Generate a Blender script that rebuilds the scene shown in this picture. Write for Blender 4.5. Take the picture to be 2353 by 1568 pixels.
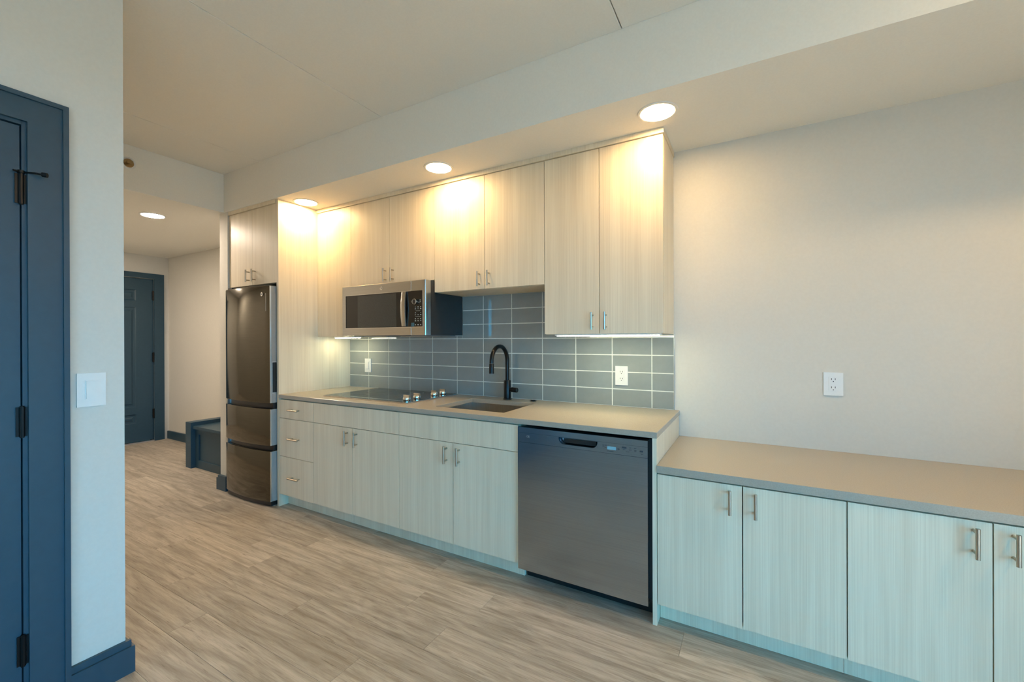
import bpy, bmesh, math, random
from mathutils import Vector, Matrix

# ------------------------------------------------------------------ clear
for o in list(bpy.data.objects):
    bpy.data.objects.remove(o, do_unlink=True)
scene = bpy.context.scene
COL = scene.collection
random.seed(7)

# ------------------------------------------------------------------ camera
F_PX, YAW, PITCH, ROLL = 972.8344, 0.5152, -0.0012, -0.0032
CAM = Vector((0.0, -2.4975, 1.2098))
Fv = Vector((-math.sin(YAW) * math.cos(PITCH), math.cos(YAW) * math.cos(PITCH), math.sin(PITCH)))
Rv = Vector((math.cos(YAW), math.sin(YAW), 0))
Uv = Rv.cross(Fv)
R2 = Rv * math.cos(ROLL) + Uv * math.sin(ROLL)
U2 = -Rv * math.sin(ROLL) + Uv * math.cos(ROLL)
cd = bpy.data.cameras.new('camera')
cd.sensor_fit = 'HORIZONTAL'
cd.sensor_width = 36.0
cd.lens = 36.0 * F_PX / 2353.0
cd.clip_start = 0.02
cam = bpy.data.objects.new('camera', cd)
COL.objects.link(cam)
m3 = Matrix((R2, U2, -Fv)).transposed()
cam.matrix_world = Matrix.Translation(CAM) @ m3.to_4x4()
scene.camera = cam

# ------------------------------------------------------------------ colour management / light levels
vs = scene.view_settings
vs.view_transform = 'Standard'
vs.look = 'None'
vs.exposure = 0.10
vs.gamma = 1.0
vs.use_curve_mapping = False

SKY = (0.07, 0.54, 1.0)
SKY_STRENGTH = 15.8
LED = (1.0, 0.66, 0.31)
LED_STRENGTH = 142.0
HALL_LED_STRENGTH = 350.0
HALL_LED = (1.0, 0.825, 0.65)
FILL_LED_STRENGTH = 330.0
BAR = (1.0, 0.94, 0.62)
BAR_STRENGTH = 42.0
SUN = (1.0, 0.88, 0.74)
SUN_STRENGTH = 62.0

w = bpy.data.worlds.new('World')
scene.world = w
w.use_nodes = True
bg = w.node_tree.nodes['Background']
bg.inputs['Color'].default_value = (*SKY, 1)
bg.inputs['Strength'].default_value = SKY_STRENGTH

sd = bpy.data.lights.new('sun', 'SUN')
sd.energy = SUN_STRENGTH
sd.color = SUN
sd.angle = 0.01
so = bpy.data.objects.new('sun', sd); COL.objects.link(so)
so.rotation_euler = Vector((-1.0, -0.5, -1.0)).to_track_quat('-Z', 'Y').to_euler()

# ------------------------------------------------------------------ dimensions (metres)
ZS, ZC = 2.2537, 2.5624            # soffit / hall ceiling, main ceiling
YS = -0.6587                       # soffit front
XL = -1.994                        # left wall face
YL = -1.850                        # left wall corner
XH = -6.359                        # hall end wall
XHD = -3.7227                      # start of the lowered hall ceiling
XR, YB = 2.9, -4.9                 # unseen right wall and back wall
XP = -3.0142                       # refrigerator panel, right face
WINB = (0.2, 1.3, 0.8, 2.0)
WIN = (-4.3, -1.7, 0.05, 1.80)    # window in the right wall: y0 y1 z0 z1

# ------------------------------------------------------------------ materials
MATS = {}
def new_mat(name):
    m = bpy.data.materials.new(name)
    m.use_nodes = True
    nt = m.node_tree
    MATS[name] = m
    return m, nt, nt.nodes['Principled BSDF']

def noise_mix(nt, c1, c2, scale, detail=4.0, stretch=(1, 1, 1), rand=True, lo=0.35, hi=0.65, rough=0.55):
    """colour mixed between c1 and c2 by a stretched noise in object space; offset per object"""
    N, L = nt.nodes, nt.links
    tc = N.new('ShaderNodeTexCoord')
    mp = N.new('ShaderNodeMapping')
    mp.inputs['Scale'].default_value = stretch
    if rand:
        oi = N.new('ShaderNodeObjectInfo')
        mul = N.new('ShaderNodeVectorMath'); mul.operation = 'SCALE'
        cmb = N.new('ShaderNodeCombineXYZ')
        for k in range(3):
            L.new(oi.outputs['Random'], cmb.inputs[k])
        L.new(cmb.outputs[0], mul.inputs[0]); mul.inputs['Scale'].default_value = 37.0
        add = N.new('ShaderNodeVectorMath'); add.operation = 'ADD'
        L.new(tc.outputs['Object'], add.inputs[0]); L.new(mul.outputs[0], add.inputs[1])
        L.new(add.outputs[0], mp.inputs['Vector'])
    else:
        L.new(tc.outputs['Object'], mp.inputs['Vector'])
    nz = N.new('ShaderNodeTexNoise')
    nz.inputs['Scale'].default_value = scale
    nz.inputs['Detail'].default_value = detail
    nz.inputs['Roughness'].default_value = rough
    L.new(mp.outputs[0], nz.inputs['Vector'])
    rp = N.new('ShaderNodeValToRGB')
    rp.color_ramp.elements[0].position = lo; rp.color_ramp.elements[0].color = (*c1, 1)
    rp.color_ramp.elements[1].position = hi; rp.color_ramp.elements[1].color = (*c2, 1)
    L.new(nz.outputs['Fac'], rp.inputs['Fac'])
    return mp, nz, rp

def bump(nt, bs, height_out, strength, dist=0.001):
    b = nt.nodes.new('ShaderNodeBump')
    b.inputs['Strength'].default_value = strength
    b.inputs['Distance'].default_value = dist
    nt.links.new(height_out, b.inputs['Height'])
    nt.links.new(b.outputs[0], bs.inputs['Normal'])

def plain(name, col, rough=0.5, metal=0.0, spec=0.5, var=0.06, scale=30, bumpy=0.0, coat=0.0):
    m, nt, bs = new_mat(name)
    c1 = tuple(max(0, c * (1 - var)) for c in col); c2 = tuple(min(1, c * (1 + var)) for c in col)
    mp, nz, rp = noise_mix(nt, c1, c2, scale, rand=False)
    nt.links.new(rp.outputs[0], bs.inputs['Base Color'])
    bs.inputs['Roughness'].default_value = rough
    bs.inputs['Metallic'].default_value = metal
    bs.inputs['Specular IOR Level'].default_value = spec
    bs.inputs['Coat Weight'].default_value = coat
    bs.inputs['Coat Roughness'].default_value = 0.05
    if bumpy:
        bump(nt, bs, nz.outputs['Fac'], bumpy)
    return m

plain('wall', (0.62, 0.60, 0.545), 0.75, spec=0.25, var=0.015, scale=90, bumpy=0.08)
plain('ceiling', (0.82, 0.80, 0.74), 0.85, spec=0.2, var=0.015, scale=120, bumpy=0.08)
plain('trim', (0.022, 0.058, 0.088), 0.42, spec=0.45, var=0.04, scale=40)
plain('quartz', (0.375, 0.335, 0.275), 0.25, spec=0.5, var=0.06, scale=260)
plain('tile', (0.265, 0.285, 0.275), 0.06, spec=0.6, var=0.04, scale=12, coat=0.25)
plain('grout', (0.80, 0.79, 0.72), 0.9, spec=0.2)
plain('black_glass', (0.006, 0.006, 0.006), 0.03, spec=0.6)
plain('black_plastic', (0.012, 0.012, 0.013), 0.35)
plain('screen_mesh', (0.045, 0.045, 0.04), 0.12, spec=0.6, var=0.2, scale=400)
plain('black_case', (0.022, 0.023, 0.024), 0.4)
plain('matte_black', (0.012, 0.012, 0.013), 0.28, metal=0.6)
plain('chrome', (0.80, 0.79, 0.77), 0.08, metal=1.0, var=0.02)
plain('nickel', (0.52, 0.46, 0.38), 0.28, metal=1.0, var=0.03)
plain('white_plastic', (0.74, 0.735, 0.71), 0.35, var=0.01)
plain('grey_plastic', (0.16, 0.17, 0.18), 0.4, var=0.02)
plain('print_white', (0.50, 0.55, 0.53), 0.5, var=0.02)
plain('print_dark', (0.03, 0.045, 0.06), 0.5, var=0.02)
plain('display_glass', (0.22, 0.42, 0.50), 0.2, var=0.02)
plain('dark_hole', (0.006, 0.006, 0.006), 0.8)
plain('gasket', (0.012, 0.012, 0.012), 0.7)
plain('brass', (0.35, 0.25, 0.13), 0.3, metal=1.0)
plain('alu', (0.62, 0.62, 0.62), 0.35, metal=1.0, var=0.03)
plain('outside', (0.07, 0.08, 0.07), 0.9)
plain('fridge_side', (0.30, 0.30, 0.29), 0.45, var=0.03)
plain('blue_film', (0.03, 0.12, 0.17), 0.3)

def steel(name, col, rough, stretch, var=0.06):
    m, nt, bs = new_mat(name)
    c1 = tuple(c * (1 - var) for c in col); c2 = tuple(min(1, c * (1 + var)) for c in col)
    mp, nz, rp = noise_mix(nt, c1, c2, 6, detail=6, stretch=stretch, rand=False)
    nt.links.new(rp.outputs[0], bs.inputs['Base Color'])
    bs.inputs['Metallic'].default_value = 1.0
    bs.inputs['Roughness'].default_value = rough
    bump(nt, bs, nz.outputs['Fac'], 0.02, 0.0004)
    return m
steel('steel', (0.50, 0.49, 0.47), 0.24, (0.6, 20, 90))
steel('steel_fridge', (0.135, 0.126, 0.106), 0.09, (0.6, 20, 90))
steel('steel_dw', (0.35, 0.43, 0.51), 0.20, (0.6, 20, 90))
steel('steel_sink', (0.55, 0.53, 0.50), 0.30, (20, 20, 0.6))

def wood():
    m, nt, bs = new_mat('wood')
    N, L = nt.nodes, nt.links
    mp, nz, rp = noise_mix(nt, (0.715, 0.62, 0.465), (0.80, 0.71, 0.545), 3.0, detail=5, stretch=(7, 7, 0.22), lo=0.32, hi=0.68)
    mp2, nz2, rp2 = noise_mix(nt, (0.905, 0.885, 0.865), (1.0, 1.0, 1.0), 9.0, detail=4, stretch=(46, 46, 0.22), lo=0.38, hi=0.60)
    mx = N.new('ShaderNodeMix'); mx.data_type = 'RGBA'; mx.blend_type = 'MULTIPLY'
    mx.inputs['Factor'].default_value = 1.0
    L.new(rp.outputs[0], mx.inputs['A']); L.new(rp2.outputs[0], mx.inputs['B'])
    L.new(mx.outputs['Result'], bs.inputs['Base Color'])
    bs.inputs['Roughness'].default_value = 0.42
    bs.inputs['Specular IOR Level'].default_value = 0.4
    bump(nt, bs, nz2.outputs['Fac'], 0.06, 0.0006)
wood()

def plank_mat():
    m, nt, bs = new_mat('plank')
    N, L = nt.nodes, nt.links
    # broad figure, fine grain lines and scattered dark pores, all along the plank (x)
    mp, nz, rp = noise_mix(nt, (0.30, 0.262, 0.212), (0.50, 0.45, 0.38), 1.5, detail=7, stretch=(1.0, 6, 6), lo=0.30, hi=0.70, rough=0.6)
    nz.inputs['Distortion'].default_value = 2.2
    mp2, nz2, rp2 = noise_mix(nt, (0.74, 0.72, 0.69), (1.05, 1.05, 1.05), 6.0, detail=7, stretch=(0.7, 15, 15), lo=0.36, hi=0.56, rough=0.72)
    nz2.inputs['Distortion'].default_value = 1.0
    mp3, nz3, rp3 = noise_mix(nt, (0.55, 0.53, 0.50), (1.0, 1.0, 1.0), 22.0, detail=3, stretch=(0.35, 6, 6), lo=0.27, hi=0.37, rough=0.6)
    # arched growth-ring figure
    wv = N.new('ShaderNodeTexWave'); wv.wave_type = 'BANDS'; wv.bands_direction = 'Y'
    wv.inputs['Scale'].default_value = 1.1; wv.inputs['Distortion'].default_value = 16.0
    wv.inputs['Detail'].default_value = 4.0; wv.inputs['Detail Scale'].default_value = 0.55
    mpw = N.new('ShaderNodeMapping'); mpw.inputs['Scale'].default_value = (0.9, 4.0, 4.0)
    L.new(mp.inputs['Vector'].links[0].from_socket, mpw.inputs['Vector']); L.new(mpw.outputs[0], wv.inputs['Vector'])
    rpw = N.new('ShaderNodeValToRGB')
    rpw.color_ramp.elements[0].position = 0.0; rpw.color_ramp.elements[0].color = (0.86, 0.85, 0.83, 1)
    rpw.color_ramp.elements[1].position = 0.35; rpw.color_ramp.elements[1].color = (1.03, 1.03, 1.03, 1)
    L.new(wv.outputs['Fac'], rpw.inputs['Fac'])
    oi = N.new('ShaderNodeObjectInfo')
    mr = N.new('ShaderNodeMapRange')
    mr.inputs['To Min'].default_value = 0.86; mr.inputs['To Max'].default_value = 1.14
    L.new(oi.outputs['Random'], mr.inputs['Value'])
    last = rp.outputs[0]
    for r in (rp2, rp3, rpw):
        mx = N.new('ShaderNodeMix'); mx.data_type = 'RGBA'; mx.blend_type = 'MULTIPLY'; mx.inputs['Factor'].default_value = 1.0
        L.new(last, mx.inputs['A']); L.new(r.outputs[0], mx.inputs['B'])
        last = mx.outputs['Result']
    hs = N.new('ShaderNodeHueSaturation')
    L.new(last, hs.inputs['Color']); L.new(mr.outputs[0], hs.inputs['Value'])
    L.new(hs.outputs[0], bs.inputs['Base Color'])
    bs.inputs['Roughness'].default_value = 0.42
    bs.inputs['Specular IOR Level'].default_value = 0.4
    bump(nt, bs, nz2.outputs['Fac'], 0.12, 0.001)
plank_mat()

def emit(name, col, strength):
    m, nt, bs = new_mat(name)
    bs.inputs['Base Color'].default_value = (0.8, 0.8, 0.8, 1)
    bs.inputs['Emission Color'].default_value = (*col, 1)
    bs.inputs['Emission Strength'].default_value = strength
emit('led', LED, LED_STRENGTH)
emit('hall_led', HALL_LED, HALL_LED_STRENGTH)
emit('fill_led', LED, FILL_LED_STRENGTH)
emit('led_bar', BAR, BAR_STRENGTH)

def pane_mat():
    m, nt, bs = new_mat('pane')
    N, L = nt.nodes, nt.links
    tr = N.new('ShaderNodeBsdfTransparent'); gl = N.new('ShaderNodeBsdfGlossy')
    gl.inputs['Roughness'].default_value = 0.0
    mx = N.new('ShaderNodeMixShader'); mx.inputs[0].default_value = 0.06
    L.new(tr.outputs[0], mx.inputs[1]); L.new(gl.outputs[0], mx.inputs[2])
    L.new(mx.outputs[0], N['Material Output'].inputs['Surface'])
pane_mat()

# ------------------------------------------------------------------ mesh helpers
W = {}
def BM():
    return bmesh.new()

def bx(bm, x0, x1, y0, y1, z0, z1):
    x0, x1 = min(x0, x1), max(x0, x1); y0, y1 = min(y0, y1), max(y0, y1); z0, z1 = min(z0, z1), max(z0, z1)
    v = [bm.verts.new((x, y, z)) for x in (x0, x1) for y in (y0, y1) for z in (z0, z1)]
    for f in ((0, 1, 3, 2), (4, 6, 7, 5), (0, 4, 5, 1), (2, 3, 7, 6), (0, 2, 6, 4), (1, 5, 7, 3)):
        bm.faces.new([v[i] for i in f])
    return bm

def bevel_all(bm, w, seg=1):
    es = [e for e in bm.edges if len(e.link_faces) == 2 and e.calc_face_angle(0) > 0.5]
    bmesh.ops.bevel(bm, geom=es, offset=w, segments=seg, profile=0.5, affect='EDGES', clamp_overlap=True)
    return bm

def tube(bm, pts, radii, seg=12, cap=True):
    pts = [Vector(p) for p in pts]
    if not hasattr(radii, '__len__'):
        radii = [radii] * len(pts)
    rings = []; prev = None
    for i, p in enumerate(pts):
        a = pts[max(i - 1, 0)]; b = pts[min(i + 1, len(pts) - 1)]
        t = (b - a)
        if t.length < 1e-9:
            t = prev_t
        t = t.normalized(); prev_t = t
        if prev is None:
            ref = Vector((0, 0, 1)) if abs(t.z) < 0.9 else Vector((1, 0, 0))
            n = t.cross(ref).normalized()
        else:
            n = (prev - t * prev.dot(t)).normalized()
        prev = n
        b2 = t.cross(n)
        rings.append([bm.verts.new(p + (n * math.cos(2 * math.pi * k / seg) + b2 * math.sin(2 * math.pi * k / seg)) * radii[i]) for k in range(seg)])
    for i in range(len(rings) - 1):
        for k in range(seg):
            bm.faces.new((rings[i][k], rings[i][(k + 1) % seg], rings[i + 1][(k + 1) % seg], rings[i + 1][k]))
    if cap:
        bm.faces.new(list(reversed(rings[0]))); bm.faces.new(rings[-1])
    return bm

def lathe(bm, c, profile, axis='Z', seg=32):
    """profile list of (radius, height along axis)"""
    c = Vector(c); rings = []
    for r, h in profile:
        ring = []
        for k in range(seg):
            a = 2 * math.pi * k / seg
            u, v = r * math.cos(a), r * math.sin(a)
            d = {'Z': (u, v, h), 'Y': (u, h, v), 'X': (h, u, v)}[axis]
            ring.append(bm.verts.new(c + Vector(d)))
        rings.append(ring)
    for i in range(len(rings) - 1):
        for k in range(seg):
            bm.faces.new((rings[i][k], rings[i][(k + 1) % seg], rings[i + 1][(k + 1) % seg], rings[i + 1][k]))
    bm.faces.new(list(reversed(rings[0]))); bm.faces.new(rings[-1])
    return bm

def mk(name, bm, mat, parent=None, smooth=False, origin=None, rot=None):
    """link a bmesh given in world coordinates as one mesh object, origin at its centre"""
    bmesh.ops.remove_doubles(bm, verts=bm.verts, dist=1e-6)
    bmesh.ops.recalc_face_normals(bm, faces=bm.faces)
    if origin is None:
        xs = [v.co.x for v in bm.verts]; ys = [v.co.y for v in bm.verts]; zs = [v.co.z for v in bm.verts]
        origin = Vector(((min(xs) + max(xs)) / 2, (min(ys) + max(ys)) / 2, (min(zs) + max(zs)) / 2))
    origin = Vector(origin)
    bmesh.ops.translate(bm, verts=bm.verts, vec=-origin)
    me = bpy.data.meshes.new(name)
    bm.to_mesh(me); bm.free()
    me.materials.append(MATS[mat])
    if smooth:
        for p in me.polygons: p.use_smooth = True
        me.set_sharp_from_angle(angle=math.radians(40))
    return mo(name, me, origin, parent)

def mo(name, me, origin, parent=None):
    o = bpy.data.objects.new(name, me)
    COL.objects.link(o)
    origin = Vector(origin)
    if parent is not None:
        o.parent = parent
        o.location = origin - W[parent]
    else:
        o.location = origin
    W[o] = origin
    return o

def box(name, x0, x1, y0, y1, z0, z1, mat, parent=None, bev=0.0, seg=1):
    bm = bx(BM(), x0, x1, y0, y1, z0, z1)
    if bev: bevel_all(bm, bev, seg)
    return mk(name, bm, mat, parent)

def thing(name, label, cat, loc, group=None):
    o = bpy.data.objects.new(name, None)
    o.empty_display_size = 0.05
    COL.objects.link(o)
    o.location = loc; W[o] = Vector(loc)
    o['label'] = label; o['category'] = cat
    if group: o['group'] = group
    return o

def tag(o, label=None, cat=None, group=None, kind=None):
    if label: o['label'] = label
    if cat: o['category'] = cat
    if group: o['group'] = group
    if kind: o['kind'] = kind
    return o

def grid_slab(bm, xs, ys, z0, z1, holes):
    """slab over the grid xs x ys without the cells listed in holes (i, j)"""
    V = {}
    def v(i, j):
        if (i, j) not in V: V[(i, j)] = bm.verts.new((xs[i], ys[j], z1))
        return V[(i, j)]
    fs = []
    for i in range(len(xs) - 1):
        for j in range(len(ys) - 1):
            if (i, j) not in holes:
                fs.append(bm.faces.new((v(i, j), v(i + 1, j), v(i + 1, j + 1), v(i, j + 1))))
    r = bmesh.ops.extrude_face_region(bm, geom=fs, use_keep_orig=True)
    bmesh.ops.translate(bm, verts=[g for g in r['geom'] if isinstance(g, bmesh.types.BMVert)], vec=(0, 0, z0 - z1))
    return bm

def wall_mesh(bm, axis, c0, c1, u0, u1, z0, z1, holes=()):
    """wall slab between c0..c1 on axis ('X' or 'Y'), spanning u0..u1, with rectangular holes (u0,u1,z0,z1)"""
    us = sorted({u0, u1, *[h[0] for h in holes], *[h[1] for h in holes]})
    zs = sorted({z0, z1, *[h[2] for h in holes], *[h[3] for h in holes]})
    for i in range(len(us) - 1):
        for j in range(len(zs) - 1):
            uc, zc = (us[i] + us[i + 1]) / 2, (zs[j] + zs[j + 1]) / 2
            if any(h[0] < uc < h[1] and h[2] < zc < h[3] for h in holes): continue
            if axis == 'X': bx(bm, c0, c1, us[i], us[i + 1], zs[j], zs[j + 1])
            else: bx(bm, us[i], us[i + 1], c0, c1, zs[j], zs[j + 1])
    return bm

# ------------------------------------------------------------------ the setting: floor with planks
floor = box('floor', XH - 0.1, XR + 0.1, YB - 0.1, 0.1, -0.05, -0.006, 'dark_hole')
tag(floor, 'grey brown wood plank floor of the kitchen and hall', kind='structure')
PW, PL, GAP = 0.150, 1.22, 0.0007
def plank_mesh(x0, x1, y0, y1):
    bm = bx(BM(), x0 + GAP / 2, x1 - GAP / 2, y0 + GAP / 2, y1 - GAP / 2, -0.006, 0.0)
    es = [e for e in bm.edges if all(abs(v.co.z) < 1e-6 for v in e.verts)]
    bmesh.ops.bevel(bm, geom=es, offset=0.0005, segments=1, affect='EDGES')
    return bm
full_plank = None
row = 0
y = -1.229 - PW * 25
while y < -0.001:
    y0, y1 = max(y, YB), min(y + PW, 0.0)
    if y1 > YB + 0.01:
        off = (row * 0.43 + random.uniform(-0.08, 0.08)) % 1.0
        x = XH - PL * off
        if abs(y + 1.229) < 0.01: x = -3.562 - PL * 3
        if abs(y + 1.079) < 0.01: x = -3.811 - PL * 3
        while x < XR - 0.001:
            x0, x1 = max(x, XH), min(x + PL, XR)
            if x1 - x0 > 0.03 and not (x1 < XL - 0.15 and y1 < YL - 0.14):
                whole = abs(x1 - x0 - PL) < 1e-6 and abs(y1 - y0 - PW) < 1e-6
                if whole and full_plank is not None:
                    mo('plank', full_plank, ((x0 + x1) / 2, (y0 + y1) / 2, -0.003), floor)
                else:
                    p = mk('plank', plank_mesh(x0, x1, y0, y1), 'plank', floor)
                    if whole: full_plank = p.data
            x += PL
    y += PW; row += 1

# ------------------------------------------------------------------ walls
ZT = ZC + 0.12
wk = mk('wall_back', wall_mesh(BM(), 'Y', 0.0, 0.12, XH - 0.1, XR + 0.1, 0, ZT), 'wall')
tag(wk, 'cream wall behind the kitchen counters and hall bench', kind='structure')
# left wall with the dark door (room face at XL), turning the corner into the hall
DY0, DY1, DZ = -3.262, -2.098, 1.893      # leaf opening
wl = BM()
wall_mesh(wl, 'X', XL - 0.12, XL, YB, YL, 0, ZT, holes=[(DY0, DY1, -1, DZ)])
wlo = mk('wall_left', wl, 'wall')
tag(wlo, 'pale wall at left with dark door and light switch', kind='structure')
wh = mk('wall_hall', wall_mesh(BM(), 'Y', YL - 0.12, YL, XH, XL - 0.12, 0, ZT), 'wall')
tag(wh, 'wall along the near side of the hall', kind='structure')
we = mk('wall_end', wall_mesh(BM(), 'X', XH - 0.12, XH, YL, 0.0, 0, ZT, holes=[(-1.06, -0.152, -1, 1.972)]), 'wall')
tag(we, 'cream end wall of the hall around the entry door', kind='structure')
wr = mk('wall_right', wall_mesh(BM(), 'X', XR, XR + 0.15, YB, 0, 0, ZT, holes=[WIN]), 'wall')
tag(wr, 'wall with the large window at right', kind='structure')
wb = mk('wall_front', wall_mesh(BM(), 'Y', YB - 0.12, YB, XL - 0.12, XR + 0.1, 0, ZT, holes=[WINB]), 'wall')
tag(wb, 'wall behind the viewer', kind='structure')
wn = mk('wall_light_block', bx(BM(), 1.752, 1.872, -1.5, 0.0, 0, ZT), 'wall')  # unseen wall added to shade the kitchen wall from the right window
tag(wn, 'added unseen wall past the low counter blocking window light', kind='structure')
wf = mk('wall_fridge', bx(BM(), -3.80, -3.682, -0.652, 0.0, 0, ZS), 'wall')
tag(wf, 'narrow cream wall end beside the steel refrigerator', kind='structure')

# ------------------------------------------------------------------ ceilings
ceil = box('ceiling', XHD - 0.02, XR + 0.1, YB - 0.1, 0.1, ZC + 0.012, ZC + 0.1, 'ceiling')
tag(ceil, 'pale main ceiling of wide panels with thin seams', kind='structure')
seams = [XHD, -3.215, -1.943, -0.488, 0.967, 1.75]
for a, b in zip(seams[:-1], seams[1:]):
    bm = bx(BM(), a + 0.0022, b - 0.0022, YB, YS, ZC, ZC + 0.012)
    es = [e for e in bm.edges if all(abs(v.co.z - ZC) < 1e-6 for v in e.verts)]
    bmesh.ops.bevel(bm, geom=es, offset=0.0015, segments=1, affect='EDGES')
    mk('ceiling_panel', bm, 'ceiling', ceil)
sf = box('ceiling_soffit', XHD, 1.75, YS, 0.0, ZS, ZC + 0.012, 'ceiling')
tag(sf, 'long boxed soffit above the kitchen cabinets', kind='structure')
hc = box('ceiling_hall', XH, XHD, YL, 0.0, ZS, ZC + 0.012, 'ceiling')
tag(hc, 'lowered cream ceiling over the hall', kind='structure')

for a, b, yf in ((1.873, XR, 0.0), (1.7512, 1.8728, -1.501)):
    mk('ceiling_panel', bx(BM(), a + 0.0012, b - 0.0012, YB, yf, ZC, ZC + 0.012), 'ceiling', ceil)
# ------------------------------------------------------------------ window at the right (outside the frame), lets the daylight in
y0, y1, z0, z1 = WIN
win = mk('window_1', wall_mesh(BM(), 'X', XR + 0.02, XR + 0.10, y0, y1, z0, z1,
         holes=[(y0 + 0.05, (y0 + y1) / 2 - 0.03, z0 + 0.05, z1 - 0.05), ((y0 + y1) / 2 + 0.03, y1 - 0.05, z0 + 0.05, z1 - 0.05)]), 'trim')
tag(win, 'wide two pane window in the right wall', kind='structure')
for a, b in ((y0 + 0.05, (y0 + y1) / 2 - 0.03), ((y0 + y1) / 2 + 0.03, y1 - 0.05)):
    box('pane', XR + 0.055, XR + 0.061, a, b, z0 + 0.05, z1 - 0.05, 'pane', win)
ld = bpy.data.lights.new('window_portal', 'AREA')
ld.shape = 'RECTANGLE'; ld.size = y1 - y0; ld.size_y = z1 - z0
ld.cycles.is_portal = True
lo = bpy.data.objects.new('window_portal', ld); COL.objects.link(lo)
lo.location = (XR + 0.14, (y0 + y1) / 2, (z0 + z1) / 2)
lo.rotation_euler = (math.radians(90), 0, math.radians(90))
x0, x1, z0, z1 = WINB
win = mk('window_2', wall_mesh(BM(), 'Y', YB - 0.08, YB - 0.02, x0, x1, z0, z1, holes=[(x0 + 0.05, x1 - 0.05, z0 + 0.05, z1 - 0.05)]), 'trim')
tag(win, 'single pane window in the wall behind the viewer', kind='structure')
box('pane', x0 + 0.05, x1 - 0.05, YB - 0.052, YB - 0.046, z0 + 0.05, z1 - 0.05, 'pane', win)
ld = bpy.data.lights.new('window_portal', 'AREA')
ld.shape = 'RECTANGLE'; ld.size = x1 - x0; ld.size_y = z1 - z0
ld.cycles.is_portal = True
lo = bpy.data.objects.new('window_portal', ld); COL.objects.link(lo)
lo.location = ((x0 + x1) / 2, YB - 0.13, (z0 + z1) / 2)
lo.rotation_euler = (math.radians(90), 0, math.radians(180))
gd = mk('ground_outside', bx(BM(), -60, 60, -60, 60, -3.3, -3.2), 'outside')
tag(gd, 'dark ground far below the window', kind='structure')

# added boxes behind the two doors stop sky light leaking through the gaps
cl = BM()
bx(cl, XL - 0.62, XL - 0.60, -3.5, -1.98, 0, ZC); bx(cl, XL - 0.60, XL - 0.121, -3.5, -3.48, 0, ZC)
bx(cl, XL - 0.60, XL - 0.121, -3.48, -1.98, ZC - 0.02, ZC); bx(cl, XL - 0.60, XL - 0.121, -3.48, -1.98, -0.03, -0.007); bx(cl, XL - 0.60, XL - 0.121, -2.0, -1.98, 0, ZC)
tag(mk('wall_leak_block', cl, 'wall'), 'added box blocking sky light behind the dark door at left', kind='structure')
cl = bx(BM(), XH - 0.32, XH - 0.30, -1.3, 0.1, -0.05, ZC); bx(cl, XH - 0.30, XH - 0.121, -1.3, -1.28, -0.05, ZC); bx(cl, XH - 0.30, XH - 0.121, 0.08, 0.1, -0.05, ZC)
bx(cl, XH - 0.30, XH - 0.121, -1.28, 0.08, ZC - 0.02, ZC); bx(cl, XH - 0.30, XH - 0.121, -1.28, 0.08, -0.05, -0.01)
tag(mk('wall_entry_leak_block', cl, 'wall'), 'added box blocking sky light beyond the entry door', kind='structure')

# ------------------------------------------------------------------ baseboards
def baseboard(name, x0, x1, y0, y1, z1=0.118, label=None):
    bm = bx(BM(), x0, x1, y0, y1, 0, z1 - 0.022)
    bevel_all(bm, 0.001)
    o = mk(name, bm, 'trim'); tag(o, label, kind='structure')
    return o
bl = baseboard('baseboard_left', XL, XL + 0.021, -2.0, YL + 0.021, label='dark baseboard at the foot of the left wall')
box('top_bead', XL, XL + 0.013, -2.0, YL + 0.013, 0.096, 0.118, 'trim', bl, 0.002)
bl2 = baseboard('baseboard_corner', XL - 0.9, XL, YL, YL + 0.021, label='dark baseboard wrapping round the wall corner')
bb = baseboard('baseboard_back', XH, -4.762, -0.02, 0.0, label='dark baseboard behind the hall bench')
bf = baseboard('baseboard_fridge', -3.822, -3.80, -0.674, -0.02, label='dark baseboard on the wall end beside the refrigerator')
box('front_return', -3.80, -3.682, -0.674, -0.652, 0, 0.118, 'trim', bf, 0.001)
bl3 = baseboard('baseboard_front', XL, XL + 0.021, YB, -3.362, label='dark baseboard beyond the dark door')

# ------------------------------------------------------------------ doors
def panel_face(bm, axis, c, u0, u1, z0, z1, sgn):
    """raised panel with a sunk moulding on a plane axis=c; sgn points out of the door"""
    levels = [(0.0, 0.0), (0.010, -0.009), (0.028, -0.009), (0.046, -0.002)]
    rings = []
    for ins, dep in levels:
        pts = [(u0 + ins, z0 + ins), (u1 - ins, z0 + ins), (u1 - ins, z1 - ins), (u0 + ins, z1 - ins)]
        rings.append([bm.verts.new((c + sgn * dep, u, z)) for u, z in pts])
    for i in range(3):
        for k in range(4):
            bm.faces.new((rings[i][k], rings[i][(k + 1) % 4], rings[i + 1][(k + 1) % 4], rings[i + 1][k]))
    bm.faces.new(rings[-1])

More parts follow.
